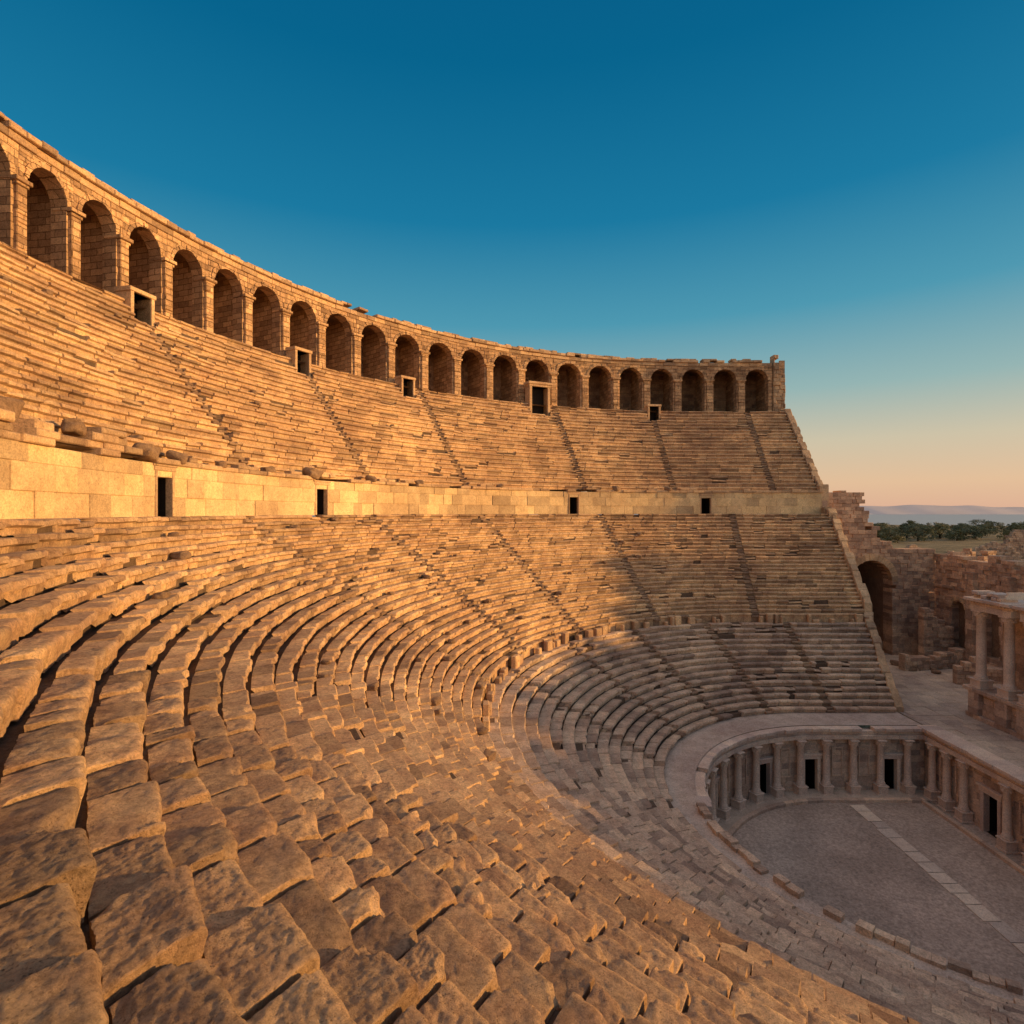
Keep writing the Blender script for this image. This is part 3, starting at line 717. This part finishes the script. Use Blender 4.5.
for (px,Y) in ((874,150),(883,190),(889,165),(898,150),(907,178),(918,160),(930,230),(938,215),(949,200),(958,240),(966,190),(975,172),(985,190),(996,215),(1010,200),(1022,180),(898,230),(880,250),(1000,300),(1030,240),(912,260),(943,280),(972,270),(1048,190),(1065,160),
   (925,190),(934,250),(953,290),(963,220),(980,240),(990,260),(1004,240),(1015,270),(893,280),(905,300),(922,310),(940,175),(1008,165),(957,165)):
    tp.append(((px-512)/568*Y,Y))
for k,(x,y) in enumerate(tp):
    z=terr(x,y); sc=RT.uniform(.35,.95)
    T=empty('tree',(x,y,z),label='rounded dark green olive tree in a dry field',category='tree',group='trees beyond the theatre')
    if k<4:
        t_,c_=tree_meshes(100+k); to=t_.obj('trunk',[BARK]); co=c_.obj('crown',[LEAF]); tv.append((to,co))
    else:
        s=tv[k%4]; to=s[0].copy(); co=s[1].copy(); COL.objects.link(to); COL.objects.link(co)
    to.parent=T; co.parent=T
    T.scale=(sc*1.5,sc*1.5,sc*.9); T.rotation_euler=(0,0,RT.random()*6)
# ------------------------------------------------------------------ loose stones
rocks=[]
for k in range(4):
    mb=MB(); n=7; V=[];idx={};F=[]
    def vid(p):
        key=tuple(round(q,4) for q in p)
        if key not in idx:
            v=Vector(p); e=v.normalized()*.62; v=v*.55+e*.45
            v*=1+.35*noise.noise(Vector(p)*1.6+Vector((k*7,0,0)))+.12*noise.noise(Vector(p)*5); v.z*=.7; v.x*=1.25
            idx[key]=len(V); V.append(tuple(v))
        return idx[key]
    for axi in range(3):
        for sg in (-.5,.5):
            for i in range(n):
                for j in range(n):
                    q=[]
                    for (di,dj) in ((0,0),(1,0),(1,1),(0,1)):
                        p=[0,0,0]; p[axi]=sg; p[(axi+1)%3]=-.5+(i+di)/n; p[(axi+2)%3]=-.5+(j+dj)/n; q.append(vid(p))
                    F.append(tuple(q if sg>0 else q[::-1]))
    mb.add(V,F,.5,0,True); rocks.append(mb)
robj=[]
def rock(x,y,z,s,label='loose weathered limestone block lying on the seats'):
    k=R.randrange(4) if len(robj)>=4 else len(robj)
    if len(robj)<4: o=rocks[k].obj('loose_stone',[ST_ROCK]); robj.append(o)
    else: o=robj[k].copy(); COL.objects.link(o)
    o.location=(x,y,z+s*.24); o.scale=(s,s,s*R.uniform(.8,1.2)); o.rotation_euler=(R.uniform(-.2,.2),R.uniform(-.2,.2),R.random()*6)
    o['label']=label; o['category']='stone'; o['group']='loose stones'
for th,rr,z,s in ((189.3,39.7,2.9,1.0),(185.6,38.8,2.9,.6),(180.2,38.4,2.36,.75),(177,38.4,2.36,.6),(172,38.4,2.36,.45),(166,38.4,2.36,.55),(160,38.4,2.36,.8),(159.3,38.4,2.36,.5),(151,38.4,2.36,.55),(143,38.4,2.36,.5),(129,38.4,2.36,.5),(108,38.4,2.36,.6),(99,38.4,2.36,.55)):
    an=math.radians(th); rock(23+rr*math.cos(an),24+rr*math.sin(an),z,s,'loose weathered stone on the retaining wall')
for q in range(46):
    th=R.uniform(92,200); i=R.randrange(0,26); Cf=lerpc(C_T2b,C_T2t,i/27);Cb=lerpc(C_T2b,C_T2t,(i+1)/27); p=curve(Cf,[th])[0]*.45+curve(Cb,[th])[0]*.55
    if math.hypot(*p)<9: continue
    rock(p[0],p[1],-9.75+9.55/27*(i+1),R.uniform(.2,.42))
for q in range(26):
    th=R.uniform(100,196); i=R.randrange(0,19); Cf=lerpc(C_T1b,C_T1t,i/23);Cb=lerpc(C_T1b,C_T1t,(i+1)/23); p=curve(Cf,[th])[0]*.45+curve(Cb,[th])[0]*.55
    rock(p[0],p[1],2.3+10.5/23*(i+1),R.uniform(.2,.4))
for q in range(12):
    rock(R.uniform(40,46.5),R.uniform(54,61),-16.1,R.uniform(.3,.8),'fallen masonry block in the ruined court')
# ------------------------------------------------------------------ light and sky
el=math.radians(8.3); az=math.radians(1.)
sd=Vector((math.cos(el)*math.cos(az),math.cos(el)*math.sin(az),math.sin(el)))
su=bpy.data.lights.new('sun','SUN'); su.energy=5.; su.angle=math.radians(1.3); su.color=(1.,.56,.175)
so=bpy.data.objects.new('sun',su); COL.objects.link(so); so.rotation_euler=sd.to_track_quat('Z','Y').to_euler(); so.location=(80,-30,40)
W=bpy.data.worlds.new('World'); scene.world=W; W.use_nodes=True; nt=W.node_tree; nt.nodes.clear(); L=nt.links.new
out=N(nt,'ShaderNodeOutputWorld'); bg=N(nt,'ShaderNodeBackground'); L(bg.outputs[0],out.inputs[0])
sky=N(nt,'ShaderNodeTexSky',sky_type='NISHITA'); sky.sun_disc=False; sky.sun_elevation=el; sky.sun_rotation=math.atan2(sd.x,sd.y); sky.air_density=1.; sky.dust_density=1.5; sky.ozone_density=3.
tc=N(nt,'ShaderNodeTexCoord'); nm=N(nt,'ShaderNodeVectorMath',operation='NORMALIZE'); L(tc.outputs['Generated'],nm.inputs[0])
sp=N(nt,'ShaderNodeSeparateXYZ'); L(nm.outputs[0],sp.inputs[0])
def srgb(r,g,b): return tuple(((c/255+.055)/1.055)**2.4 if c>10 else c/255/12.92 for c in (r,g,b))
rmp=ramp(nt,sp.outputs[2],[(0.,srgb(228,180,152)),(.045,srgb(234,196,158)),(.11,srgb(212,200,172)),(.19,srgb(154,186,184)),(.31,srgb(80,157,182)),(.45,srgb(26,125,166)),(.62,srgb(4,103,146)),(.74,srgb(4,94,138)),(1.,(.90,.72,.66))])  # brightened zenith stop is added fill, not a dusk sky tone
dt=N(nt,'ShaderNodeVectorMath',operation='DOT_PRODUCT'); L(nm.outputs[0],dt.inputs[0]); dt.inputs[1].default_value=(math.cos(math.radians(-35)),math.sin(math.radians(-35)),0.05)
mx=N(nt,'ShaderNodeMath',operation='MAXIMUM'); L(dt.outputs['Value'],mx.inputs[0]); mx.inputs[1].default_value=0
pw=N(nt,'ShaderNodeMath',operation='POWER'); L(mx.outputs[0],pw.inputs[0]); pw.inputs[1].default_value=3.
glow=mixc(nt,pw.outputs[0],(0,0,0),(1.,.66,.44))
gl=ramp(nt,sp.outputs[2],[(0.,1.),(.7,0.)])
glow=mixc(nt,1.,glow,gl,'MULTIPLY')
sk=mixc(nt,1.,sky.outputs[0],(.04,.04,.04),'MULTIPLY')
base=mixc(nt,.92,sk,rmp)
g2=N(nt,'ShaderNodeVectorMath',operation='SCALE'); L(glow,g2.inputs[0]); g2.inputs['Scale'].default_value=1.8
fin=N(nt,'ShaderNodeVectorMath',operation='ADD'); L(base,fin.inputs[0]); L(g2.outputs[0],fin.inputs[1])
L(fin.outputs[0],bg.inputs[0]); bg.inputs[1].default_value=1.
# ------------------------------------------------------------------ camera
cam=bpy.data.cameras.new('camera'); cam.lens=36*568/1024; cam.clip_end=60000; cam.clip_start=.05
co=bpy.data.objects.new('camera',cam); co.location=(0,0,0); co.rotation_euler=(math.pi/2,0,0); COL.objects.link(co); scene.camera=co
scene.view_settings.view_transform='Standard'; scene.view_settings.look='None'; scene.view_settings.exposure=0
